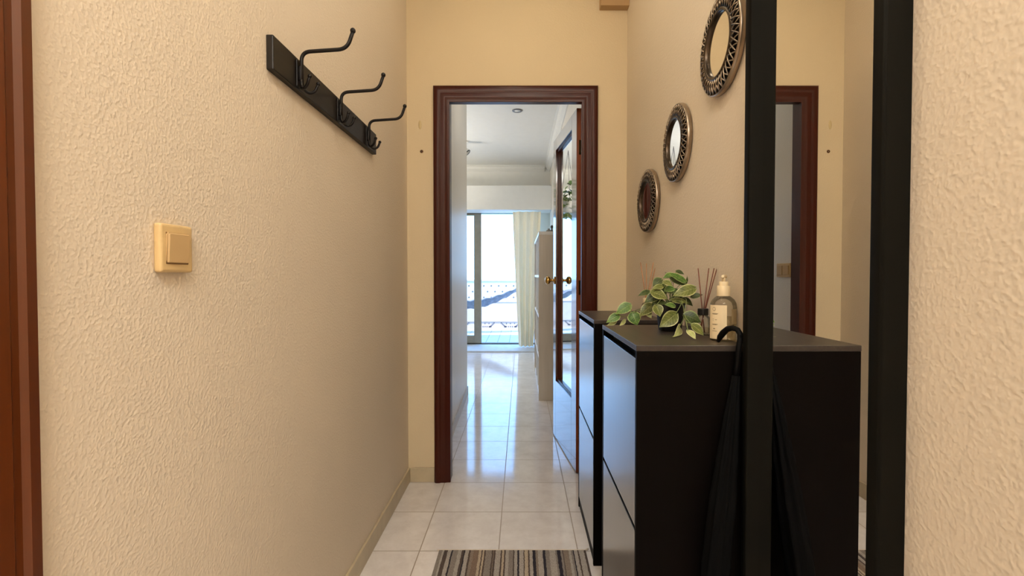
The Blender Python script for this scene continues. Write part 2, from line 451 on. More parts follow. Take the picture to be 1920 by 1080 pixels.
# doorway casing (door_1) with jamb and open leaf
CI0, CI1, CIZ = -.3815, .3235, 2.0415          # inner edges of the casing
prof = [(0, 0), (0, .010), (.004, .0125), (.020, .0130), (.024, .0160), (.030, .0175), (.046, .0180), (.050, .0180), (.056, .0215), (.062, .0232), (.072, .0232), (.078, .0222), (.084, .018), (.0865, .012), (.0865, 0)]
def casing_mesh(i0, i1, iz, y, pr):
    bm = NB(); rows = []
    for u, v in pr:
        rows.append([bm.verts.new(c) for c in ((i0 - u, y - v, 0), (i0 - u, y - v, iz + u), (i1 + u, y - v, iz + u), (i1 + u, y - v, 0))])
    for a, c in zip(rows, rows[1:] + rows[:1]):
        for k in range(3): bm.faces.new((a[k], a[k + 1], c[k + 1], c[k]))
    bm.faces.new([r[0] for r in rows]); bm.faces.new([r[3] for r in rows])
    return bm
d1 = smooth_by_angle(struct('door_1', casing_mesh(CI0, CI1, CIZ, YB, prof), M['casing']), 50)
b = NB(); jt = .016
box(b, OX0, CI0 - .003, YB, YB2, 0, OZ); box(b, CI1 + .003, OX1, YB, YB + .04, 0, OZ); box(b, CI1 + .027, OX1, YB + .04, YB2, 0, OZ); box(b, CI0 - .003, CI1 + .003, YB, YB + .032, CIZ + .002, OZ); box(b, CI0 - .003, CI1 + .027, YB + .032, YB2, 2.078, OZ)
link('jamb', b, M['casing'], d1)
# leaf: local x from hinge to lock edge, local y thickness (0 = face towards the passage), z up
H0 = Vector((.3085, 2.682, 0)); E0 = Vector((.2255, 3.352, 0)); LL = (E0 - H0).length
ang = math.atan2(E0.y - H0.y, E0.x - H0.x)
TH = .036
def leafM(bm):
    m4 = Matrix.Translation(H0) @ Matrix.Rotation(ang, 4, 'Z')
    for v in bm.verts: v.co = m4 @ v.co
    return bm
gx0, gx1, gz0, gz1 = .118, LL - .085, .40, 1.965
z0, z1 = .008, 2.046
b = NB()   # thickness runs to local -y (world +x)
box(b, 0, gx0, -TH, 0, z0, z1, .0015); box(b, gx1, LL, -TH, 0, z0, z1, .0015); box(b, gx0, gx1, -TH, 0, z0, gz0, .0015); box(b, gx0, gx1, -TH, 0, gz1, z1, .0015)
leaf = link('leaf', leafM(b), M['leaf'], d1)
b = NB(); mw = .014   # glazing bead
for (a0, a1, c0, c1) in ((gx0, gx0 + mw, gz0, gz1), (gx1 - mw, gx1, gz0, gz1), (gx0 + mw, gx1 - mw, gz0, gz0 + mw), (gx0 + mw, gx1 - mw, gz1 - mw, gz1)):
    box(b, a0, a1, -.034, -.012, c0, c1, .002)
link('glazing_bead', leafM(b), M['casing'], leaf)
def doorglass():
    t = MT('dark_door_glass'); b_ = t.bsdf((.78, .8, .79, 1), .015, 1.0); n = t.noise(t.coord(), 5, 1)
    t.lk(t.ramp(n, [(.2, (.74, .76, .75, 1)), (.8, (.78, .8, .79, 1))]), b_.inputs['Base Color']); t.bump(t.noise(t.coord(), 9, 1), b_, .03, .001); return t.m
link('glass_pane', leafM(box(NB(), gx0 + mw - .004, gx1 - mw + .004, -.029, -.025, gz0 + mw - .004, gz1 - mw + .004)), doorglass(), leaf)
link('hinge_edge', leafM(box(NB(), -.0025, -.0002, -TH, -.001, z0, z1)), M['edge'], leaf)
b = NB(); prk = [(0.0, 0), (.027, 0), (.027, .004), (.022, .006), (.009, .008), (.008, .026), (.014, .032), (.024, .038), (.028, .048), (.026, .058), (.016, .066), (0.0, .068)]
def knob(side):
    bm = NB(); lathe(bm, prk, 24, (0, 0, 0), 'Z', cap=False)
    R = Matrix.Rotation(-pi / 2 if side > 0 else pi / 2, 4, 'X')
    for v in bm.verts: v.co = R @ v.co + Vector((LL - .05, 0 if side > 0 else -TH, 1.085))
    return leafM(bm)
link('door_knob', knob(1), M['brass'], leaf, True); link('door_knob', knob(-1), M['brass'], leaf, True)
for z in (.25, 1.05, 1.83):
    b = NB(); lathe(b, [(.0, -.056), (.004, -.054), (.006, -.05), (.006, .05), (.004, .054), (0, .056)], 12, (.003, -TH - .004, z)); box(b, -.0055, -.002, -TH, -.012, z - .04, z + .04)
    link('hinge', leafM(b), M['brass'], leaf)

# second doorway on the left wall near the viewer (only its far casing shows)
b = NB()
pl = [(0, 0), (0, .012), (.010, .020), (.03, .022), (.036, .018), (.044, .018), (.05, .022), (.07, .022), (.080, .012), (.080, 0)]
yE = .592
extrude_poly(b, [(XL + v, yE - u) for u, v in [(0, 0), (0, .014), (.006, .020), (.020, .022), (.026, .017), (.034, .017), (.040, .022), (.070, .022), (.078, .014), (.078, 0)]], 'Z', 0, 2.1)
d2 = struct('door_2', b, M['casing2'])
b = NB(); extrude_poly(b, [(XL + v, yE - .92 + u) for u, v in [(0, 0), (0, .014), (.006, .020), (.020, .022), (.070, .022), (.078, .014), (.078, 0)]], 'Z', 0, 2.1)
box(b, XL, XL + .02, yE - .842, yE - .078, 2.02, 2.1); link('casing', b, M['casing2'], d2)
link('leaf', box(NB(), XL + .001, XL + .012, yE - .842, yE - .078, .006, 2.02), M['casing2'], d2)

# sliding window (window_1)
w = NB(); box(w, WX0, WX1, YW + .02, YW + .12, 0.02, .036); box(w, WX0, WX1, YW + .02, YW + .12, WZ - .02, WZ); box(w, WX0, WX0 + .05, YW + .02, YW + .12, .036, WZ - .02); box(w, WX1 - .05, WX1, YW + .02, YW + .12, .036, WZ - .02)
w1 = struct('window_1', w, M['alu_dark'])
def sash(x0, x1, y):
    bm = NB(); z0_, z1_ = .037, WZ - .021
    box(bm, x0, x0 + .11, y, y + .035, z0_, z1_, .003); box(bm, x1 - .115, x1, y, y + .035, z0_, z1_, .003)
    box(bm, x0 + .11, x1 - .115, y, y + .035, z0_, z0_ + .12, .003); box(bm, x0 + .11, x1 - .115, y, y + .035, z1_ - .03, z1_, .003)
    s = link('sash', bm, M['alu'], w1)
    link('glass_pane', box(NB(), x0 + .11, x1 - .115, y + .014, y + .02, z0_ + .12, z1_ - .03), M['glass_pane'], s)
sash(-1.75, -.632, YW + .03); sash(-2.84, -1.66, YW + .075)

# terrace
struct('floor_terrace', box(NB(), -6, 5, YW + .15, 10.3, -.14, -.02), M['terrace'])
YP = 9.97
b = NB(); box(b, -6, 5, YP, YP + .12, .155, .56); box(b, -6, 5, YP - .012, YP + .13, .56, .575)
struct('wall_terrace', b, M['parapet'])
b = NB(); box(b, -6, 5, YP + .02, YP + .10, .575, 1.0); box(b, -6, 5, YP, YP + .12, 1.0, 1.03)
for i in range(-26, 22):
    for j in range(3):
        x = i * .155 + (.0775 if j % 2 else 0) ; z = .66 + j * .12
        t = bmesh.new(); bmesh.ops.create_cone(t, segments=4, radius1=.021, radius2=.021, depth=.006, cap_ends=True)
        merge(b, t, 1, Matrix.Translation((x, YP + .018, z)) @ Matrix.Rotation(pi / 2, 4, 'X'))
struct('trim_6', b, [M['parapet_white'], M['hole']])
b = NB(); box(b, -6, 5, YP + .02, YP + .11, -.02, .155)
for i in range(-12, 9):                                  # pierced scroll blocks along the foot of the parapet
    xc = i * .53 - .22
    for k in range(7):
        a = pi + pi * .5 * k / 6
        for sg in (-1, 1):
            if k in (0, 6): pass
            t = bmesh.new(); bmesh.ops.create_cube(t, size=1)
            merge(b, t, 1, Matrix.Translation((xc + sg * (.10 + .09 * (1 - sin(pi / 2 * k / 6))), YP + .017, .045 + .08 * (1 - cos(pi / 2 * (6 - k) / 6)))) @ Matrix.Diagonal((.022, .01, .02, 1)))
    for k in range(-3, 4):
        t = bmesh.new(); bmesh.ops.create_cube(t, size=1); merge(b, t, 1, Matrix.Translation((xc + k * .042, YP + .017, .05)) @ Matrix.Diagonal((.02, .01, .022, 1)))
    for k in (-2, 0, 2):
        t = bmesh.new(); bmesh.ops.create_cube(t, size=1); merge(b, t, 1, Matrix.Translation((xc + k * .042, YP + .017, .115)) @ Matrix.Diagonal((.02, .01, .022, 1)))
struct('trim_7', b, [M['parapet'], M['hole']])

# ------------------------------------------------------------------ coat rack
YR0, YR1 = onx(513, 100, XL + .018).y, onx(706, 265, XL + .018).y
zt, zb = 1.697, 1.614
rk = thing('coat_rack', 'long black wooden coat rack with three bent metal hooks on left wall', 'coat rack', (XL - .0008, (YR0 + YR1) / 2, zb))
yc = (YR0 + YR1) / 2; hl = (YR1 - YR0) / 2
link('board', box(NB(), 0, .018, -hl, hl, 0, zt - zb, .0025), M['rackwood'], rk)
hook0 = None
for px in (559, 634, 687):
    y = onx(px, 200, XL + .018).y - yc
    if hook0 is None:
        b = NB(); box(b, .018, .0225, -.011, .011, .004, .076, .002)                     # back plate
        for z in (.014, .066): lathe(b, [(.004, 0), (.004, .001), (.002, .003), (0, .003)], 10, (.0225, 0, z), '-X'); 
        hk = link('hook', b, M['iron'], rk)
        arm = fillet([(.029, 0, .012), (.029, 0, .098), (.150, 0, .106), (.166, 0, .152)], .024, 8)
        b = NB(); tube(b, arm, .0050, 10); ball(b, arm[-1] + Vector((0, 0, .002)), .0074)
        box(b, .0215, .031, -.006, .006, .022, .060, .002)
        link('coat_arm', b, M['iron'], hk, True)
        subs = []
        for sg in (-1, 1):
            p = [(.029, 0, .03), (.029, sg * .004, .006), (.040, sg * .016, -.006), (.055, sg * .024, .002), (.062, sg * .026, .024)]
            p = fillet(p, .012, 5)
            b = NB(); tube(b, p, .0042, 8); ball(b, p[-1], .0058, 10)
            subs.append(link('small_hook', b, M['iron'], hk, True))
        hook0 = hk; hk.location = (0, y, 0)
    else:
        c = hook0.copy(); COL.objects.link(c); c.parent = rk; c.location = (0, y, 0)
        for ch in hook0.children:
            d = ch.copy(); COL.objects.link(d); d.parent = c

# ------------------------------------------------------------------ light switches
sw = thing('light_switch', 'square cream light switch with one beige rocker on the left wall', 'light switch', (XL, .836, 1.166))
b = NB(); t = bmesh.new(); box(t, 0, .014, -.039, .039, -.0415, .0415)
bmesh.ops.bevel(t, geom=[e for e in t.edges], offset=.006, segments=4, affect='EDGES', profile=.6); merge(b, t)
smooth_by_angle(link('plate', b, M['switch'], sw), 50)
smooth_by_angle(link('rocker_gap', box(NB(), .010, .0143, -.0295, .0275, -.0285, .0285, .002), plain('switch_gap', lin(120, 88, 50), .8), sw), 50)
b = NB(); t = bmesh.new(); box(t, .010, .020, -.028, .026, -.027, .027)
for v in t.verts:
    if v.co.x > .017 and v.co.z < 0: v.co.x -= .003
bmesh.ops.bevel(t, geom=t.edges[:], offset=.003, segments=3, affect='EDGES'); merge(b, t)
smooth_by_angle(link('rocker', b, M['rocker'], sw), 50)
s2 = thing('light_switch', 'double light switch seen in the tall mirror on the wall beyond the doorway', 'light switch', (-.4775, 2.895, 1.15))
link('plate', box(NB(), -.006, .012, -.075, .075, -.042, .042, .004), M['switch'], s2)
for k in (-1, 1): link('rocker', box(NB(), .010, .017, k * .034 - .029, k * .034 + .029, -.028, .028, .002), M['rocker'], s2)

# ------------------------------------------------------------------ back wall marks and box
p = ony(790.5, 284, YB); b = NB(); lathe(b, [(.009, 0), (.008, .003), (.004, .005), (.003, -.001), (0, -.001)], 12, p, '-Y')
tag(link('wall_plug', b, M['plug'], None, True), 'small brown wall plug left of the doorway on the back wall', 'wall plug')
p = ony(787.5, 234, YB); b = NB(); lathe(b, [(.016, .0), (.015, .0008), (0, .0012)], 16, p, '-Y')
for v in b.verts: v.co.z = p.z + (v.co.z - p.z) * 1.5; v.co.x = p.x + (v.co.x - p.x) * .55
tag(link('wall_patch', b, M['stain'], None, True), 'faint yellow filled spot above the brown wall plug on the back wall', 'wall patch')
p0 = ony(1126.5, 10, 2.535); p1 = ony(1171, 10, 2.535)
b = NB(); box(b, p0.x, XR + .001, 2.535, YB + .001, p0.z, ZC + .001, .003)
tag(link('junction_box', b, M['boxpaint']), 'tan painted box high in the right corner of the back wall', 'box')

# ------------------------------------------------------------------ tall mirror on the right wall
FX0 = .525; MY0, MY1, MZ0, MZ1 = .700, 1.1386, .22, 1.98; FW = .026
tm = thing('wall_mirror', 'tall black framed rectangular mirror beside the black shoe cabinets', 'mirror', (XR, (MY0 + MY1) / 2, MZ0))
def rect_frame(bm, y0, y1, z0, z1, prof):
    """prof: list of (inset, x)"""
    rows = []
    for i, x in prof:
        rows.append([bm.verts.new(c) for c in ((x, y0 + i, z0 + i), (x, y1 - i, z0 + i), (x, y1 - i, z1 - i), (x, y0 + i, z1 - i))])
    for a, c in zip(rows, rows[1:] + rows[:1]):
        for k in range(4): bm.faces.new((a[k], a[(k + 1) % 4], c[(k + 1) % 4], c[k]))
    return bm
yc_ = (MY0 + MY1) / 2
b = NB(); rect_frame(b, MY0 - yc_, MY1 - yc_, 0, MZ1 - MZ0, [(0, -.0005), (0, FX0 - XR + .006), (.0015, FX0 - XR + .0015), (.005, FX0 - XR), (FW - .005, FX0 - XR), (FW - .0012, FX0 - XR + .0015), (FW, FX0 - XR + .005), (FW, -.0005)])
smooth_by_angle(link('frame', b, M['frame'], tm), 50)
link('glass', box(NB(), -.0095, -.004, MY0 + FW - .002 - yc_, MY1 - FW + .002 - yc_, FW - .002, MZ1 - MZ0 - FW + .002), M['mirror'], tm)

# ------------------------------------------------------------------ three round mirrors
rm0 = None
RM = [((1352, 84), 'round mirror with pierced bronze lattice frame, highest of three and nearest the tall mirror'),
      ((1268.5, 269), 'round mirror with pierced bronze lattice frame, middle of the three on right wall'),
      ((1217, 377), 'round mirror with pierced bronze lattice frame, lowest of three and nearest the doorway')]
def round_mirror_parts(root):
    R = .136
    b = NB(); lathe(b, [(.1295, .002), (R - .003, .002), (R, .006), (R, .014), (R - .001, .018), (R - .003, .0205), (.1310, .0205), (.1295, .018), (.1295, .004)], 72, (0, 0, 0), '-X', cap=False)
    rim = smooth_by_angle(link('outer_rim', b, M['bronze'], root), 60)
    b = NB(); lathe(b, [(.083, .006), (.083, .0235), (.085, .0265), (.090, .027), (.094, .025), (.095, .019), (.094, .006)], 72, (0, 0, 0), '-X', cap=False)
    smooth_by_angle(link('inner_ring', b, M['bronze_dark'], root), 60)
    b = NB(); n = 40
    for k in range(n):
        for sg in (-1, 1):
            pts = []
            for i in range(4):
                f = i / 3; a = 2 * pi * k / n + sg * (f - .5) * .155; r = .093 + .0375 * f
                pts.append((-(.0230 - .004 * f + .004 * sin(pi * f) + .001 * sg), r * cos(a), r * sin(a)))
            tube(b, pts, .0019, 6)
    link('lattice', b, M['bronze'], root, True)
    b = NB(); lathe(b, [(0, .001), (.128, .001), (.128, .005), (0, .005)], 48, (0, 0, 0), '-X', cap=False); link('back_plate', b, M['dark'], root)
    b = NB(); lathe(b, [(0, .0055), (.0845, .0055), (.0845, .0175), (0, .0175)], 64, (0, 0, 0), '-X', cap=False); link('glass', b, M['mirror'], root)
for (px, py), lab in RM:
    p = onx(px, py, XR - .012)
    root = thing('round_mirror', lab, 'mirror', (XR, p.y, p.z), group='three round lattice mirrors on the right wall')
    if px < 1230: root.rotation_euler = (0, 0, radians(2.4)); root.location.x -= .0056
    if rm0 is None: round_mirror_parts(root); rm0 = root
    else:
        for ch in rm0.children:
            c = ch.copy(); COL.objects.link(c); c.parent = root

# ------------------------------------------------------------------ shoe cabinets
CH = .9485; XB = .5545
def cabinet(y0, y1, xf, label):
    yc = (y0 + y1) / 2; hw = (y1 - y0) / 2; D = XB - xf
    r = thing('shoe_cabinet', label, 'cabinet', ((xf + XB) / 2, yc, 0), group='black shoe cabinets along the right wall')
    x0, x1 = -D / 2, D / 2
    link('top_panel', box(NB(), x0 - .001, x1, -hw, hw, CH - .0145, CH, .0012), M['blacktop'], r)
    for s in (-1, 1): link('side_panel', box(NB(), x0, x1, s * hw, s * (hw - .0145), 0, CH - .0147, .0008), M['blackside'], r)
    link('back_panel', box(NB(), x1 - .005, x1 - .001, -hw + .0147, hw - .0147, .03, CH - .0148), M['dark'], r)
    link('inner_panel', box(NB(), x0 + .035, x0 + .045, -hw + .0147, hw - .0147, .03, CH - .0148), M['dark'], r)
    a, c = -hw + .0165, hw - .0165
    link('upper_door', box(NB(), x0 + .001, x0 + .017, a, c, .494, .914, .0012), M['blackwood'], r)
    link('lower_door', box(NB(), x0 + .001, x0 + .017, a, c, .052, .482, .0012), M['blackwood'], r)
    link('plinth', box(NB(), x0 + .004, x0 + .018, a, c, 0.0, .046), M['blackside'], r)
    return r
cabinet(1.168, 1.660, .2825, 'nearer black two-door shoe cabinet with the potted plant on its top')
cabinet(1.826, 2.312, .2785, 'farther black two-door shoe cabinet standing by the doorway')

# ------------------------------------------------------------------ potted pothos
pc = onz(1252, 621.5, CH); PY = pc.y + .027
pcx = ony(1256, 600, PY).x
pt = thing('potted_plant', 'trailing green and cream pothos in small black square pot on the nearer cabinet', 'plant', (pcx, PY, CH))
def loc(p): return Vector(p) - Vector((pcx, PY, CH))
b = NB(); rings = []
def sqring(hs, z, n=24):
    out = []
    for k in range(n):
        a = 2 * pi * k / n; cx, sx = cos(a), sin(a); e = .55
        out.append(b.verts.new((hs * math.copysign(abs(cx) ** e, cx), hs * math.copysign(abs(sx) ** e, sx), z)))
    return out
for hs, z in ((.0305, .0), (.0315, .002), (.0405, .081), (.0425, .082), (.0425, .0865), (.0395, .0865), (.0385, .074)): rings.append(sqring(hs, z))
for a, c in zip(rings, rings[1:]):
    for k in range(24): b.faces.new((a[k], a[(k + 1) % 24], c[(k + 1) % 24], c[k]))
b.faces.new(rings[0][::-1])
smooth_by_angle(link('pot', b, M['pot'], pt), 40)
b = NB(); b.faces.new(sqring(.0387, .075)); link('soil', b, M['soil'], pt)

def add_leaf(bm, uvl, B, T, width, nrm, mi, cup=.18, droop=.15, curl=1):
    ax = T - B; L = ax.length; ax.normalize()
    n = (nrm - ax * nrm.dot(ax)).normalized(); s = ax.cross(n)
    NV, NU = 9, 6
    prof = [0.10, .62, .92, 1.0, .97, .86, .68, .45, .2, .0]
    grid = []
    for i in range(NV + 1):
        v = i / NV; w = prof[i] * width / 2; row = []
        for j in range(-NU // 2, NU // 2 + 1):
            u = j / (NU // 2)
            back = -.13 * L * (1 - v) ** 3 * abs(u) * (1 if i < 4 else 0)      # heart lobes reach behind the stalk
            p = B + ax * (L * v + back) + s * (u * w) + n * (cup * w * (u * u) * curl - droop * L * v * v + .03 * L * sin(3 * v + u))
            row.append((bm.verts.new(p), (u * .5 + .5, v)))
        grid.append(row)
    for i in range(NV):
        for j in range(NU):
            q = (grid[i][j], grid[i][j + 1], grid[i + 1][j + 1], grid[i + 1][j])
            f = bm.faces.new([x[0] for x in q]); f.material_index = mi; f.smooth = True
            for lp, x in zip(f.loops, q): lp[uvl].uv = x[1]
# base px, tip px, width px, y offset from pot axis, tone, normal tilt (x, z), 
LV = [((1181, 572), (1154, 588), 22, .09, 1, (-.2, .6)), ((1160, 591), (1137, 604), 17, .09, 1, (-.1, .5)), ((1156, 601), (1140, 611), 10, .09, 3, (0, -.4)),
      ((1172, 600), (1163, 611), 8, .09, 3, (.5, .2)), ((1186, 587), (1195, 610), 25, .06, 1, (-.3, .4)), ((1222, 572), (1199, 592), 22, .03, 2, (-.2, .7)),
      ((1230, 573), (1239, 593), 22, -.05, 2, (.1, .3)), ((1267, 589), (1238, 613), 28, -.058, 2, (.1, .3)), ((1275, 612), (1273, 630), 15, -.055, 3, (.1, .3)),
      ((1218, 547), (1196, 553), 13, .0, 0, (-.2, .9)), ((1222, 547), (1252, 558), 24, -.04, 2, (.1, .6)), ((1235, 552), (1208, 566), 22, -.02, 0, (-.1, .8)),
      ((1226, 567), (1252, 566), 18, -.03, 0, (.1, 1.2)), ((1242, 537), (1223, 540), 12, -.035, 2, (0, .8)), ((1244, 528), (1262, 534), 15, -.04, 2, (.1, .9)),
      ((1240, 524), (1224, 536), 20, .01, 0, (-.3, .9)), ((1284, 528), (1251, 508), 15, -.01, 1, (.1, .7)), ((1258, 522), (1290, 533), 22, .0, 0, (.2, .8)),
      ((1268, 508), (1283, 513), 10, .03, 0, (.2, .6)), ((1286, 532), (1290, 517), 6, .0, 0, (.5, .1)), ((1302, 541), (1262, 553), 24, -.03, 2, (.15, .7)),
      ((1284, 536), (1302, 545), 16, .01, 0, (.3, 1.0)), ((1260, 563), (1292, 566), 15, -.02, 2, (.2, .9)), ((1296, 557), (1317, 551), 14, .005, 0, (.2, .9)),
      ((1284, 591), (1316, 603), 27, -.16, 0, (.1, .4)), ((1298, 609), (1321, 627), 20, -.19, 2, (.1, .6)), ((1290, 620), (1305, 634), 14, -.2, 3, (.1, .5)),
      ((1255, 548), (1272, 541), 14, .02, 1, (.1, 1.0)), ((1250, 548), (1233, 530), 18, .03, 0, (-.2, .8)), ((1280, 560), (1300, 572), 16, .03, 0, (.2, .6)),
      ((1262, 540), (1245, 545), 16, -.02, 1, (0, 1.1)), ((1212, 582), (1222, 596), 14, .03, 3, (0, .4)), ((1265, 574), (1247, 570), 12, -.045, 1, (0, .8)),
      ((1262, 515), (1243, 520), 14, .02, 1, (-.2, .9)), ((1276, 552), (1258, 566), 20, .02, 0, (0, .5)), ((1240, 560), (1222, 572), 18, .01, 0, (-.2, .6))]
b = NB(); uvl = b.loops.layers.uv.new('UVMap'); bases = []
for (bp, tp, wpx, dy, tone, (tx, tz)) in LV:
    y = PY + dy; yt = y - .012
    if dy < .05:
        y = min(y, onz(*bp, CH + .006).y) if bp[1] > 580 else y; yt = min(yt, onz(*tp, CH + .006).y) if tp[1] > 580 else yt
    B = loc(ony(*bp, y)); T = loc(ony(*tp, yt))
    add_leaf(b, uvl, B, T, wpx * y / FPX, Vector((tx, -1, tz)), tone); bases.append(B)
for v in b.verts:
    if v.co.x + pcx > .25 and v.co.z < .003: v.co.z = .003 + .1 * max(-.02, v.co.z) * 0
o = link('foliage', b, LEAFM, pt)
b = NB()
def vine(pts, r=.0012):
    # smooth Catmull-Rom through pts
    P = [Vector(p) for p in pts]; P = [P[0] * 2 - P[1]] + P + [P[-1] * 2 - P[-2]]; out = []
    for i in range(1, len(P) - 2):
        for k in range(6):
            t = k / 6; a, c, d, e = P[i - 1:i + 3]
            out.append(.5 * ((2 * c) + (d - a) * t + (2 * a - 5 * c + 4 * d - e) * t * t + (3 * c - a - 3 * d + e) * t ** 3))
    out.append(P[-2]); tube(b, out, r, 6)
crown = Vector((0, 0, .085))
trail_l = [4, 0, 1, 2, 3, 5, 31]
vine([crown, (-.03, -.03, .105), bases[6], bases[5], bases[4], loc(ony(1183, 580, PY + .07)), bases[0]])
vine([bases[5], loc(ony(1190, 583, PY + .06)), loc(ony(1176, 594, PY + .09)), bases[1]])
vine([crown, (.02, -.045, .09), (.024, -.058, .05), bases[8]]); vine([crown, (.02, -.05, .095), bases[7]])
vine([crown, (.045, -.01, .10), bases[24], bases[25]]); vine([bases[24], bases[26]])
for i, B in enumerate(bases):
    if i in (0, 1, 2, 3, 4, 5, 6, 7, 8, 24, 25, 26, 31): continue
    j = Vector((random.uniform(-.012, .012), random.uniform(-.012, .012), 0))
    vine([crown + j - Vector((0, 0, .006)), (crown + j) * .5 + B * .5 + Vector((0, 0, .012)), B], .001)
for v in b.verts:
    if v.co.x + pcx > .25 and v.co.z < .002 and abs(v.co.x) > .03: v.co.z = .002
link('stems', b, M['stem'], pt, True)

# ------------------------------------------------------------------ reed diffusers
def diffuser(x, y, reeds, label, sc=1.0, mat='reed', liq=.02):
    r = thing('reed_diffuser', label, 'reed diffuser', (x, y, CH), group='reed diffusers on the shoe cabinets')
    b = NB(); lathe(b, [(.0, .0), (.019, .0), (.020, .002), (.020, .044), (.017, .052), (.010, .058), (.0095, .062)], 28, cap=False)
    link('bottle', b, M['glass'], r, True)
    b = NB(); lathe(b, [(0, .0032), (.0182, .0032), (.0182, liq), (0, liq)], 24, cap=False); link('liquid', b, M['amber' if mat == 'reed' else 'clearliq'], r)
    b = NB(); lathe(b, [(.0098, .0565), (.0145, .0565), (.0150, .058), (.0150, .074), (.0142, .0755), (.006, .0755), (.006, .062), (.0098, .062)], 28, cap=False)
    link('collar', b, M['capblack' if mat != 'reed' else 'capcream'], r)
    for (bx, by, tx, ty, tz) in reeds:
        b = NB(); tube(b, [(bx, by, .006), (tx, ty, tz)], .0015, 8); link('reed', b, M[mat], r, True)
    return r
def reedlist(px_tops, x, y, base):
    out = []
    for i, (px, py, dy) in enumerate(px_tops):
        p = ony(px, py, y + dy); dx = p.x - x
        out.append((max(-.012, min(.012, -dx * .3)), -dy * .2, dx, dy, p.z - CH))
    return out
yd = 1.385; xd = ony(1318, 600, yd).x
diffuser(xd, yd, reedlist([(1309, 503, .0), (1329, 503, .012), (1339, 503, -.004), (1344, 504, .006)], xd, yd, .0),
         'reed diffuser with black collar and dark red reeds between plant and pump bottle', mat='reed_dark')
yd2 = 2.02; xd2 = ony(1212, 580, yd2).x
diffuser(xd2, yd2, reedlist([(1201, 492, .0), (1212, 494, .02), (1225, 492, -.004), (1231, 493, .008)], xd2, yd2, .0),
         'reed diffuser with pale tan reeds on the farther cabinet, partly behind the plant', mat='reed', liq=.016)

# ------------------------------------------------------------------ pump bottle
bp = (ony(1356, 600, 1.262).x, 1.262, CH)
pb = thing('pump_bottle', 'clear lotion bottle with cream pump and printed label beside the tall mirror', 'bottle', bp)
rb = .0335
b = NB(); lathe(b, [(0, 0), (rb - .003, 0), (rb, .003), (rb, .088), (rb - .0015, .098), (rb - .006, .107), (rb - .013, .1135), (.0155, .117), (.014, .119), (.014, .124)], 40, cap=False)
link('bottle', b, M['glass'], pb, True)
b = NB(); lathe(b, [(0, .0025), (rb - .0018, .0025), (rb - .0018, .062), (0, .062)], 36, cap=False); link('lotion', b, M['clearliq'], pb, True)
b = NB(); lathe(b, [(.0142, .117), (.0162, .117), (.0166, .119), (.0166, .142), (.0155, .144), (.0115, .144), (.0115, .1535), (.0105, .155), (0, .155)], 32, cap=False)
pm = smooth_by_angle(link('pump', b, M['capcream'], pb), 45)
b = NB(); tube(b, [(0, 0, .154), (0, 0, .166)], [.0045, .0045], 10); tube(b, [(.008, .010, .168), (-.004, -.006, .1685), (-.010, -.016, .1655)], [.0055, .0045, .0028], 10); link('nozzle', b, M['capcream'], pm, True)
def wrap(bm, a0, a1, z0, z1, r, n=14):
    A = []
    for k in range(n + 1):
        a = a0 + (a1 - a0) * k / n
        A.append((bm.verts.new((r * cos(a), r * sin(a), z0)), bm.verts.new((r * cos(a), r * sin(a), z1))))
    for p, q in zip(A, A[1:]): bm.faces.new((p[0], q[0], q[1], p[1]))
b = NB(); wrap(b, radians(176), radians(262), .006, .094, rb + .0004); lb = link('label', b, M['label'], pb, True)
b = NB(); rr = rb + .0007
def tick(a, da, z, h): wrap(b, radians(a), radians(a + da), z, z + h, rr, 4)
for k in range(12):          # small round emblem and lines of print
    a = 2 * pi * k / 12; tick(205 + 7 * cos(a), 3, .083 + .0045 * sin(a), .0012)
for (a, w_, z) in ((196, 30, .0715), (198, 24, .0700), (198, 8, .057), (212, 9, .0555), (200, 5, .053), (197, 28, .044), (199, 20, .0425), (203, 10, .033), (203, 10, .0315), (197, 24, .026)): tick(a, w_, z, .0009)
link('label_print', b, M['print'], lb)
b = NB(); wrap(b, radians(285), radians(345), .045, .084, rb - .0012); link('back_label', b, plain('back_label_paper', lin(226, 206, 166), .6, vary=.03), pb, True)

# small clear jar behind the plant
jx = ony(1299, 590, 1.60).x
jr = thing('glass_jar', 'small clear glass jar behind the potted plant', 'jar', (jx, 1.60, CH))
b = NB(); lathe(b, [(0, 0), (.024, 0), (.026, .003), (.026, .072), (.023, .080), (.023, .088)], 32, cap=False); link('jar_body', b, M['glass'], jr, True)
b = NB(); lathe(b, [(0, .0042), (.0242, .0042), (.0242, .05), (0, .052)], 28, cap=False); link('wax', b, plain('white_wax', lin(226, 222, 208), .5), jr, True)

# ------------------------------------------------------------------ umbrella leaning on the near cabinet
um = thing('umbrella', 'folded black umbrella with crook handle leaning between cabinet and tall mirror', 'umbrella', (.40, 1.09, 0))
def ul(p): return Vector(p) - Vector((.40, 1.09, 0))
top = ony(1388, 628, 1.15); top = Vector((top.x, 1.15, top.z)); tip = Vector((.405, 1.09, .004))
axu = (top - tip).normalized()
b = NB(); tube(b, [ul(tip), ul(tip + axu * .07)], [.003, .005], 10); link('ferrule', b, M['steel'], um, True)
b = NB(); tube(b, [ul(tip + axu * .05), ul(top)], .005, 10); link('shaft', b, M['umbrella'], um, True)
b = NB(); n = 48; rings = []; Lc = (top - tip).length
q = axu.to_track_quat('Z', 'Y')
for s, r in ((.05, .007), (.10, .012), (.25, .021), (.45, .027), (.60, .026), (.70, .021), (.80, .015), (.90, .0085)):
    ring = []
    for k in range(n):
        a = 2 * pi * k / n + s * 1.5
        rr_ = r * (1 + .24 * sin(8 * a) * min(1, r / .015))
        ring.append(b.verts.new(ul(tip + axu * (Lc * s) + q @ Vector((rr_ * cos(a), rr_ * sin(a), 0)))))
    rings.append(ring)
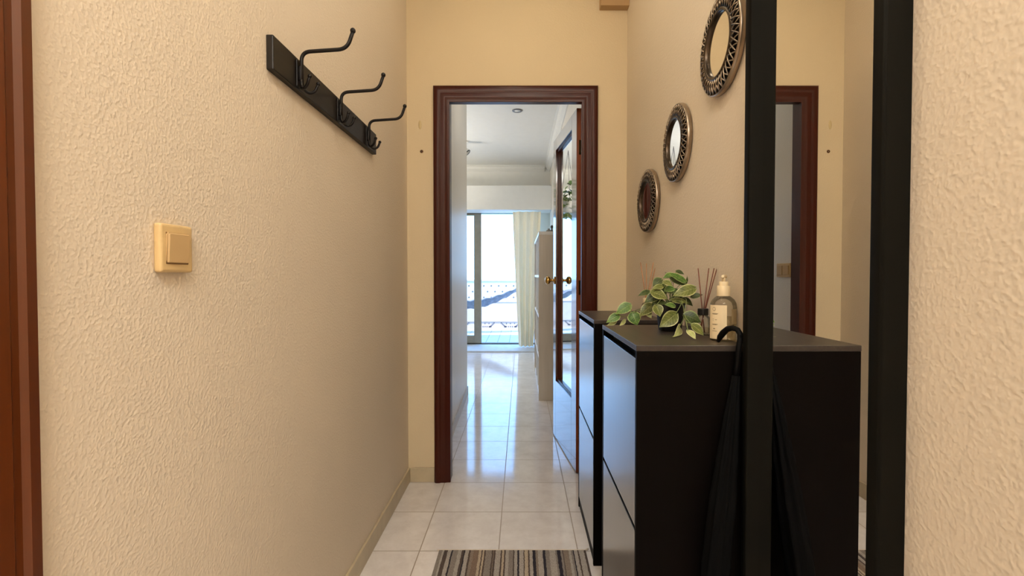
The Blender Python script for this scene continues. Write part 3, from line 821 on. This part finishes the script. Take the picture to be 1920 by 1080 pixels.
for a, c in zip(rings, rings[1:]):
    for k in range(n): b.faces.new((a[k], a[(k + 1) % n], c[(k + 1) % n], c[k]))
b.faces.new(rings[0][::-1]); b.faces.new(rings[-1])
link('canopy', b, M['umbrella'], um, True)
pts = [top - axu * .10, top - axu * .03]
pxs = [(1388, 636), (1387.5, 626), (1383, 618.5), (1374, 615), (1364, 617), (1356, 624), (1350, 632), (1346.5, 640)]
pts += [ony(px, py, yy) for (px, py), yy in zip(pxs, (1.15, 1.152, 1.160, 1.172, 1.185, 1.197, 1.207, 1.214))]
b = NB(); rs = [.0075, .0080] + [.0082, .0080, .0080, .0085, .0098, .0108, .0098, .0055]
tube(b, [ul(p) for p in pts], [r * .75 for r in rs], 12, flat=1.15); link('handle', b, M['umbrella_handle'], um, True)

# ------------------------------------------------------------------ rug
b = NB(); RX0, RX1, RY0, RY1 = -.331, .261, .95, 1.918
nx, ny = 40, 20
g = [[b.verts.new((RX0 + (RX1 - RX0) * i / nx, RY0 + (RY1 - RY0) * j / ny, .0085 + .0006 * random.random())) for j in range(ny + 1)] for i in range(nx + 1)]
for i in range(nx):
    for j in range(ny): b.faces.new((g[i][j], g[i + 1][j], g[i + 1][j + 1], g[i][j + 1]))
edge = [g[i][0] for i in range(nx + 1)] + [g[nx][j] for j in range(1, ny + 1)] + [g[i][ny] for i in range(nx - 1, -1, -1)] + [g[0][j] for j in range(ny - 1, 0, -1)]
low = [b.verts.new((v.co.x, v.co.y, .001)) for v in edge]
for k in range(len(edge)): b.faces.new((edge[k], low[k], low[(k + 1) % len(edge)], edge[(k + 1) % len(edge)]))
b.faces.new(low)
rg = thing('striped_rug', 'grey brown and black striped runner rug on the tiled floor', 'rug')
link('pile', b, M['rug'], rg)
b = NB()
pts = [(RX0 - .008 + (RX1 - RX0 + .016) * i / 60, RY1 + .005 + random.uniform(-.0012, .0012), .0045 + random.uniform(0, .001)) for i in range(61)]
pts[-1] = (RX1 + .012, RY1 + .014, .006)
tube(b, pts, .0036, 6); link('bound_edge', b, plain('cream_binding', lin(214, 202, 186), .9, vary=.1), rg, True)

# ------------------------------------------------------------------ living room: bookcase, ornament, curtains, lights, plant
BX0, BX1, BY0, BY1, BH = .157, .437, 4.26, 5.62, 1.508
bk = thing('bookcase', 'pale low bookcase with open shelves along right wall beyond the door', 'bookcase', ((BX0 + BX1) / 2, (BY0 + BY1) / 2, 0))
def bl(x0, x1, y0, y1, z0, z1, bev=.0015):
    cx_, cy_ = (BX0 + BX1) / 2, (BY0 + BY1) / 2
    return box(NB(), x0 - cx_, x1 - cx_, y0 - cy_, y1 - cy_, z0, z1, bev)
link('end_panel', bl(BX0, BX1, BY0, BY0 + .03, 0, BH - .03), M['bookcase'], bk); link('end_panel', bl(BX0, BX1, BY1 - .03, BY1, 0, BH - .03), M['bookcase'], bk)
link('top_panel', bl(BX0, BX1, BY0, BY1, BH - .03, BH), M['bookwhite'], bk); link('back_panel', bl(BX1 - .008, BX1, BY0 + .03, BY1 - .03, 0, BH - .03), M['bookwhite'], bk)
for z in (.03, .36, .74, 1.11): link('shelf', bl(BX0 + .004, BX1 - .008, BY0 + .03, BY1 - .03, z - .012, z + .012), M['bookwhite'], bk)
for y in (4.71, 5.16): link('divider', bl(BX0 + .006, BX1 - .008, y - .01, y + .01, .042, BH - .03), M['bookwhite'], bk)
p = ony(1029, 433, 4.5)
b = NB(); lathe(b, [(0, 0), (.020, 0), (.026, .010), (.027, .022), (.020, .033), (.010, .038), (.009, .044), (.012, .047), (0, .047)], 20, cap=False)
tag(link('stone_ornament', b, M['ornament'], None, True, (p.x, 4.5, BH)), 'small grey stone ornament on top of the pale bookcase', 'ornament')
p = ony(1034, 428, 4.52)
b = NB(); lathe(b, [(0, 0), (.016, 0), (.020, .012), (.010, .030), (.006, .052), (.013, .064), (.013, .074), (.006, .084), (0, .085)], 20, cap=False)
tag(link('dark_figurine', b, M['alu_dark'], None, True, (p.x + .006, 4.55, BH)), 'tiny dark figurine at the back of the bookcase top', 'ornament')

def curtain(xt0, xt1, xb0, xb1, y, label, waves=3.6, zb=.035, zt=2.085):
    r = thing('curtain', label, 'curtain', ((xt0 + xt1) / 2, y, zb), group='cream curtains at the sliding window')
    b = NB(); n, m = 90, 24; g = []
    c0 = (xt0 + xt1) / 2
    for j in range(m + 1):
        v = j / m; s_ = v ** 1.15
        row = []
        for i in range(n + 1):
            u = i / n
            x = (xt0 + (xt1 - xt0) * u) * (1 - s_) + (xb0 + (xb1 - xb0) * u) * s_
            amp = .028 + .022 * v
            yy = amp * sin(u * waves * 2 * pi + .8 * sin(v * 2.2)) + .010 * sin(u * 17 + v * 3)
            row.append(b.verts.new((x - c0, yy, (zt - zb) * (1 - v))))
        g.append(row)
    for j in range(m):
        for i in range(n): b.faces.new((g[j][i], g[j][i + 1], g[j + 1][i + 1], g[j + 1][i]))
    o = link('cloth', b, M['curtain'], r, True)
    return r
curtain(-.125, .30, -.035, .185, 7.31, 'cream curtain gathered at the right of the sliding window')
curtain(-3.2, -2.6, -3.15, -2.65, 7.31, 'cream curtain at the left of window, seen only in the door glass')

# ceiling downlight and spotlight
p = onz(970, 207, ZF); dl = thing('ceiling_downlight', 'small round recessed downlight in the white ceiling beyond the doorway', 'ceiling light', (p.x, p.y, ZF))
b = NB(); lathe(b, [(.032, .0), (.055, .0), (.055, .006), (.048, .010), (.034, .008)], 32, (0, 0, 0), '-Z', cap=False); link('trim_ring', b, M['steel'], dl, True)
b = NB(); lathe(b, [(0, .002), (.032, .002), (.032, .006), (0, .012)], 24, (0, 0, 0), '-Z', cap=False); link('lens', b, M['lampglow'], dl, True)
sp0 = ony(871, 281, 6.2)
sl = thing('spotlight', 'white adjustable spotlight with dark rim poking past the far left wall', 'spotlight', (sp0.x, 6.2, ZF))
b = NB(); lathe(b, [(0, 0), (.05, 0), (.05, .02), (0, .024)], 24, (0, 0, 0), '-Z', cap=False); link('ceiling_rose', b, M['spot'], sl)
zz = sp0.z - ZF
b = NB(); tube(b, [(0, 0, -.015), (-.01, 0, zz * .5), (-.012, 0, zz)], .009, 10); link('arm', b, M['spot'], sl, True)
b = NB(); d = Vector((.62, -.1, -.62)).normalized(); qd = d.to_track_quat('Z', 'Y')
lathe(b, [(0, -.05), (.024, -.048), (.030, -.03), (.044, .055), (.041, .055), (.028, 0), (0, 0)], 24, cap=False)
for v in b.verts: v.co = qd @ v.co + Vector((0, 0, zz))
link('shade', b, M['spot'], sl, True)
b = NB(); lathe(b, [(.040, .052), (.0455, .052), (.0455, .060), (.040, .060)], 24, cap=False)
for v in b.verts: v.co = qd @ v.co + Vector((0, 0, zz))
link('rim', b, M['dark'], sl, True)

# hanging plant that the door glass mirrors
hp = thing('hanging_plant', 'leafy green hanging plant by the window, seen only mirrored in the door glass', 'plant', (-.94, 6.45, 1.98))
b = NB(); lathe(b, [(0, 0), (.09, 0), (.12, .15), (.115, .15), (.09, .02), (0, .02)], 24, cap=False); link('planter', b, M['terracotta'], hp, True)
b = NB()
for k in range(3): tube(b, [(.115 * cos(k * 2.09), .115 * sin(k * 2.09), .15), (0, 0, ZF - 1.98)], .003, 6)
link('cord', b, M['rope'], hp)
b = NB(); uvl = b.loops.layers.uv.new('UVMap')
for k in range(170):
    a = random.uniform(0, 2 * pi); rr_ = random.uniform(.02, .15); z = random.uniform(-.30, .36) * (1 if rr_ > .12 else .6) + .1
    B = Vector((rr_ * cos(a), rr_ * sin(a), z)); T = B + Vector((cos(a + random.uniform(-.8, .8)) * .07, sin(a + random.uniform(-.8, .8)) * .07, random.uniform(-.06, .03)))
    add_leaf(b, uvl, B, T, .055, Vector((random.uniform(-.5, .5), random.uniform(-1, 0), 1)), random.choice((0, 1, 1, 2)))
link('foliage', b, LEAFM, hp)

# hammock on the terrace
hm = thing('hammock', 'grey cloth hammock slung in front of the white terrace parapet', 'hammock', (-.9, 9.3, .55))
A = ony(852, 557, 9.3); ctrl = [(-2.75, 1.15), (-2.2, .86), (-1.6, .68), (-1.2, .615), (-.95, .61), (-.75, .628), (-.5, .69), (-.25, .78), (-.07, .855), (.12, .95), (.4, 1.1)]
b = NB(); m = 10; rows = []
N_ = 60
def hz(x):
    for (xa, za), (xb_, zb_) in zip(ctrl, ctrl[1:]):
        if xa <= x <= xb_:
            t = (x - xa) / (xb_ - xa); return za + (zb_ - za) * t
    return ctrl[-1][1]
for i in range(N_ + 1):
    u = i / N_; x = -2.75 + 3.15 * u
    z = (hz(max(-2.75, x - .1)) + hz(x) + hz(min(.4, x + .1))) / 3
    wd = .30 * sin(pi * min(1, max(0, u))) ** .6 + .015; dp = .17 * sin(pi * u) ** 1.2
    row = []
    for j in range(m + 1):
        v = j / m * 2 - 1
        row.append(b.verts.new((x + .9, v * wd * .6, z + .02 - .55 - dp * (1 - v * v) + (.012 * sin(x * 30 + v * 4)))))
    rows.append(row)
for a, c in zip(rows, rows[1:]):
    for k in range(m): b.faces.new((a[k], a[k + 1], c[k + 1], c[k]))
link('cloth', b, M['hammock'], hm, True)
b = NB(); tube(b, [(.4 + .9, 0, 1.1 - .55 + .02), (1.5, .1, .78), (2.3, .65, 1.25)], .012, 8); link('rope', b, M['rope'], hm, True)
b = NB(); tube(b, [(-2.75 + .9, 0, 1.15 - .55 + .02), (-2.3, .2, .85), (-2.9, .65, 1.25)], .012, 8); link('rope', b, M['rope'], hm, True)

# ------------------------------------------------------------------ light
W = bpy.data.worlds.new('sky'); SC.world = W; W.use_nodes = True
nt = W.node_tree; nt.nodes.clear()
wo = nt.nodes.new('ShaderNodeOutputWorld'); bg = nt.nodes.new('ShaderNodeBackground')
tc = nt.nodes.new('ShaderNodeTexCoord'); sx = nt.nodes.new('ShaderNodeSeparateXYZ'); cr = nt.nodes.new('ShaderNodeValToRGB')
nt.links.new(tc.outputs['Generated'], sx.inputs[0]); nt.links.new(sx.outputs[2], cr.inputs[0])
cr.color_ramp.elements[0].position = 0.0; cr.color_ramp.elements[0].color = (.29, .59, 1.0, 1)
cr.color_ramp.elements[1].position = .4; cr.color_ramp.elements[1].color = (.22, .50, 1.0, 1)
nt.links.new(cr.outputs[0], bg.inputs[0]); bg.inputs[1].default_value = 6.5; nt.links.new(bg.outputs[0], wo.inputs[0])

def light(name, typ, loc, energy, col=(1, 1, 1), rot=(0, 0, 0), size=.2, sy=None, **kw):
    d = bpy.data.lights.new(name, typ); d.energy = energy; d.color = col
    if typ == 'AREA':
        d.size = size
        if sy: d.shape = 'RECTANGLE'; d.size_y = sy
    elif typ in ('POINT', 'SPOT'): d.shadow_soft_size = size
    elif typ == 'SUN': d.angle = size
    for k, v in kw.items(): setattr(d, k, v)
    o = bpy.data.objects.new(name, d); COL.objects.link(o); o.location = loc; o.rotation_euler = rot; return o
light('sun', 'SUN', (0, 5, 8), 6, (1, .88, .76), (radians(24), radians(10), 0), .01)
pl_ = light('window_portal', 'AREA', ((WX0 + WX1) / 2, YW + .2, 1.06), 1, rot=(-pi / 2, 0, 0), size=WX1 - WX0, sy=2.1); pl_.data.cycles.is_portal = True
light('hall_ceiling_lamp', 'POINT', (.06, .95, 2.52), 9, (1, .90, .74), size=.06)
light('hall_entry_fill', 'AREA', (0, -.85, 2.62), 46, (1, .98, .93), size=.8)  # added broad fill for the soft light from behind the camera
light('living_room_fill', 'AREA', (-2.1, 5.7, 1.7), 50, (1, .90, .78), (pi, 0, 0), size=.8)  # unseen fill aimed upwards, added to brighten the ceiling and walls
light('hall_second_fill', 'POINT', (.0, 1.95, 2.56), 2.8, (1, .84, .60), size=.08)  # added weak fill so the walls stay even towards the corner
light('passage_fill', 'AREA', (-.05, 3.7, 2.8), 2.5, (1, .88, .74), size=.4)  # added warm fill that offsets the blue cast on the far walls

SC.view_settings.view_transform = 'Standard'; SC.view_settings.look = 'None'; SC.view_settings.exposure = 0; SC.view_settings.gamma = 1
SC.cycles.use_denoising = True
SC.cycles.max_bounces = 10; SC.cycles.diffuse_bounces = 5; SC.cycles.glossy_bounces = 6; SC.cycles.transparent_max_bounces = 16
SC.cycles.sample_clamp_indirect = 6
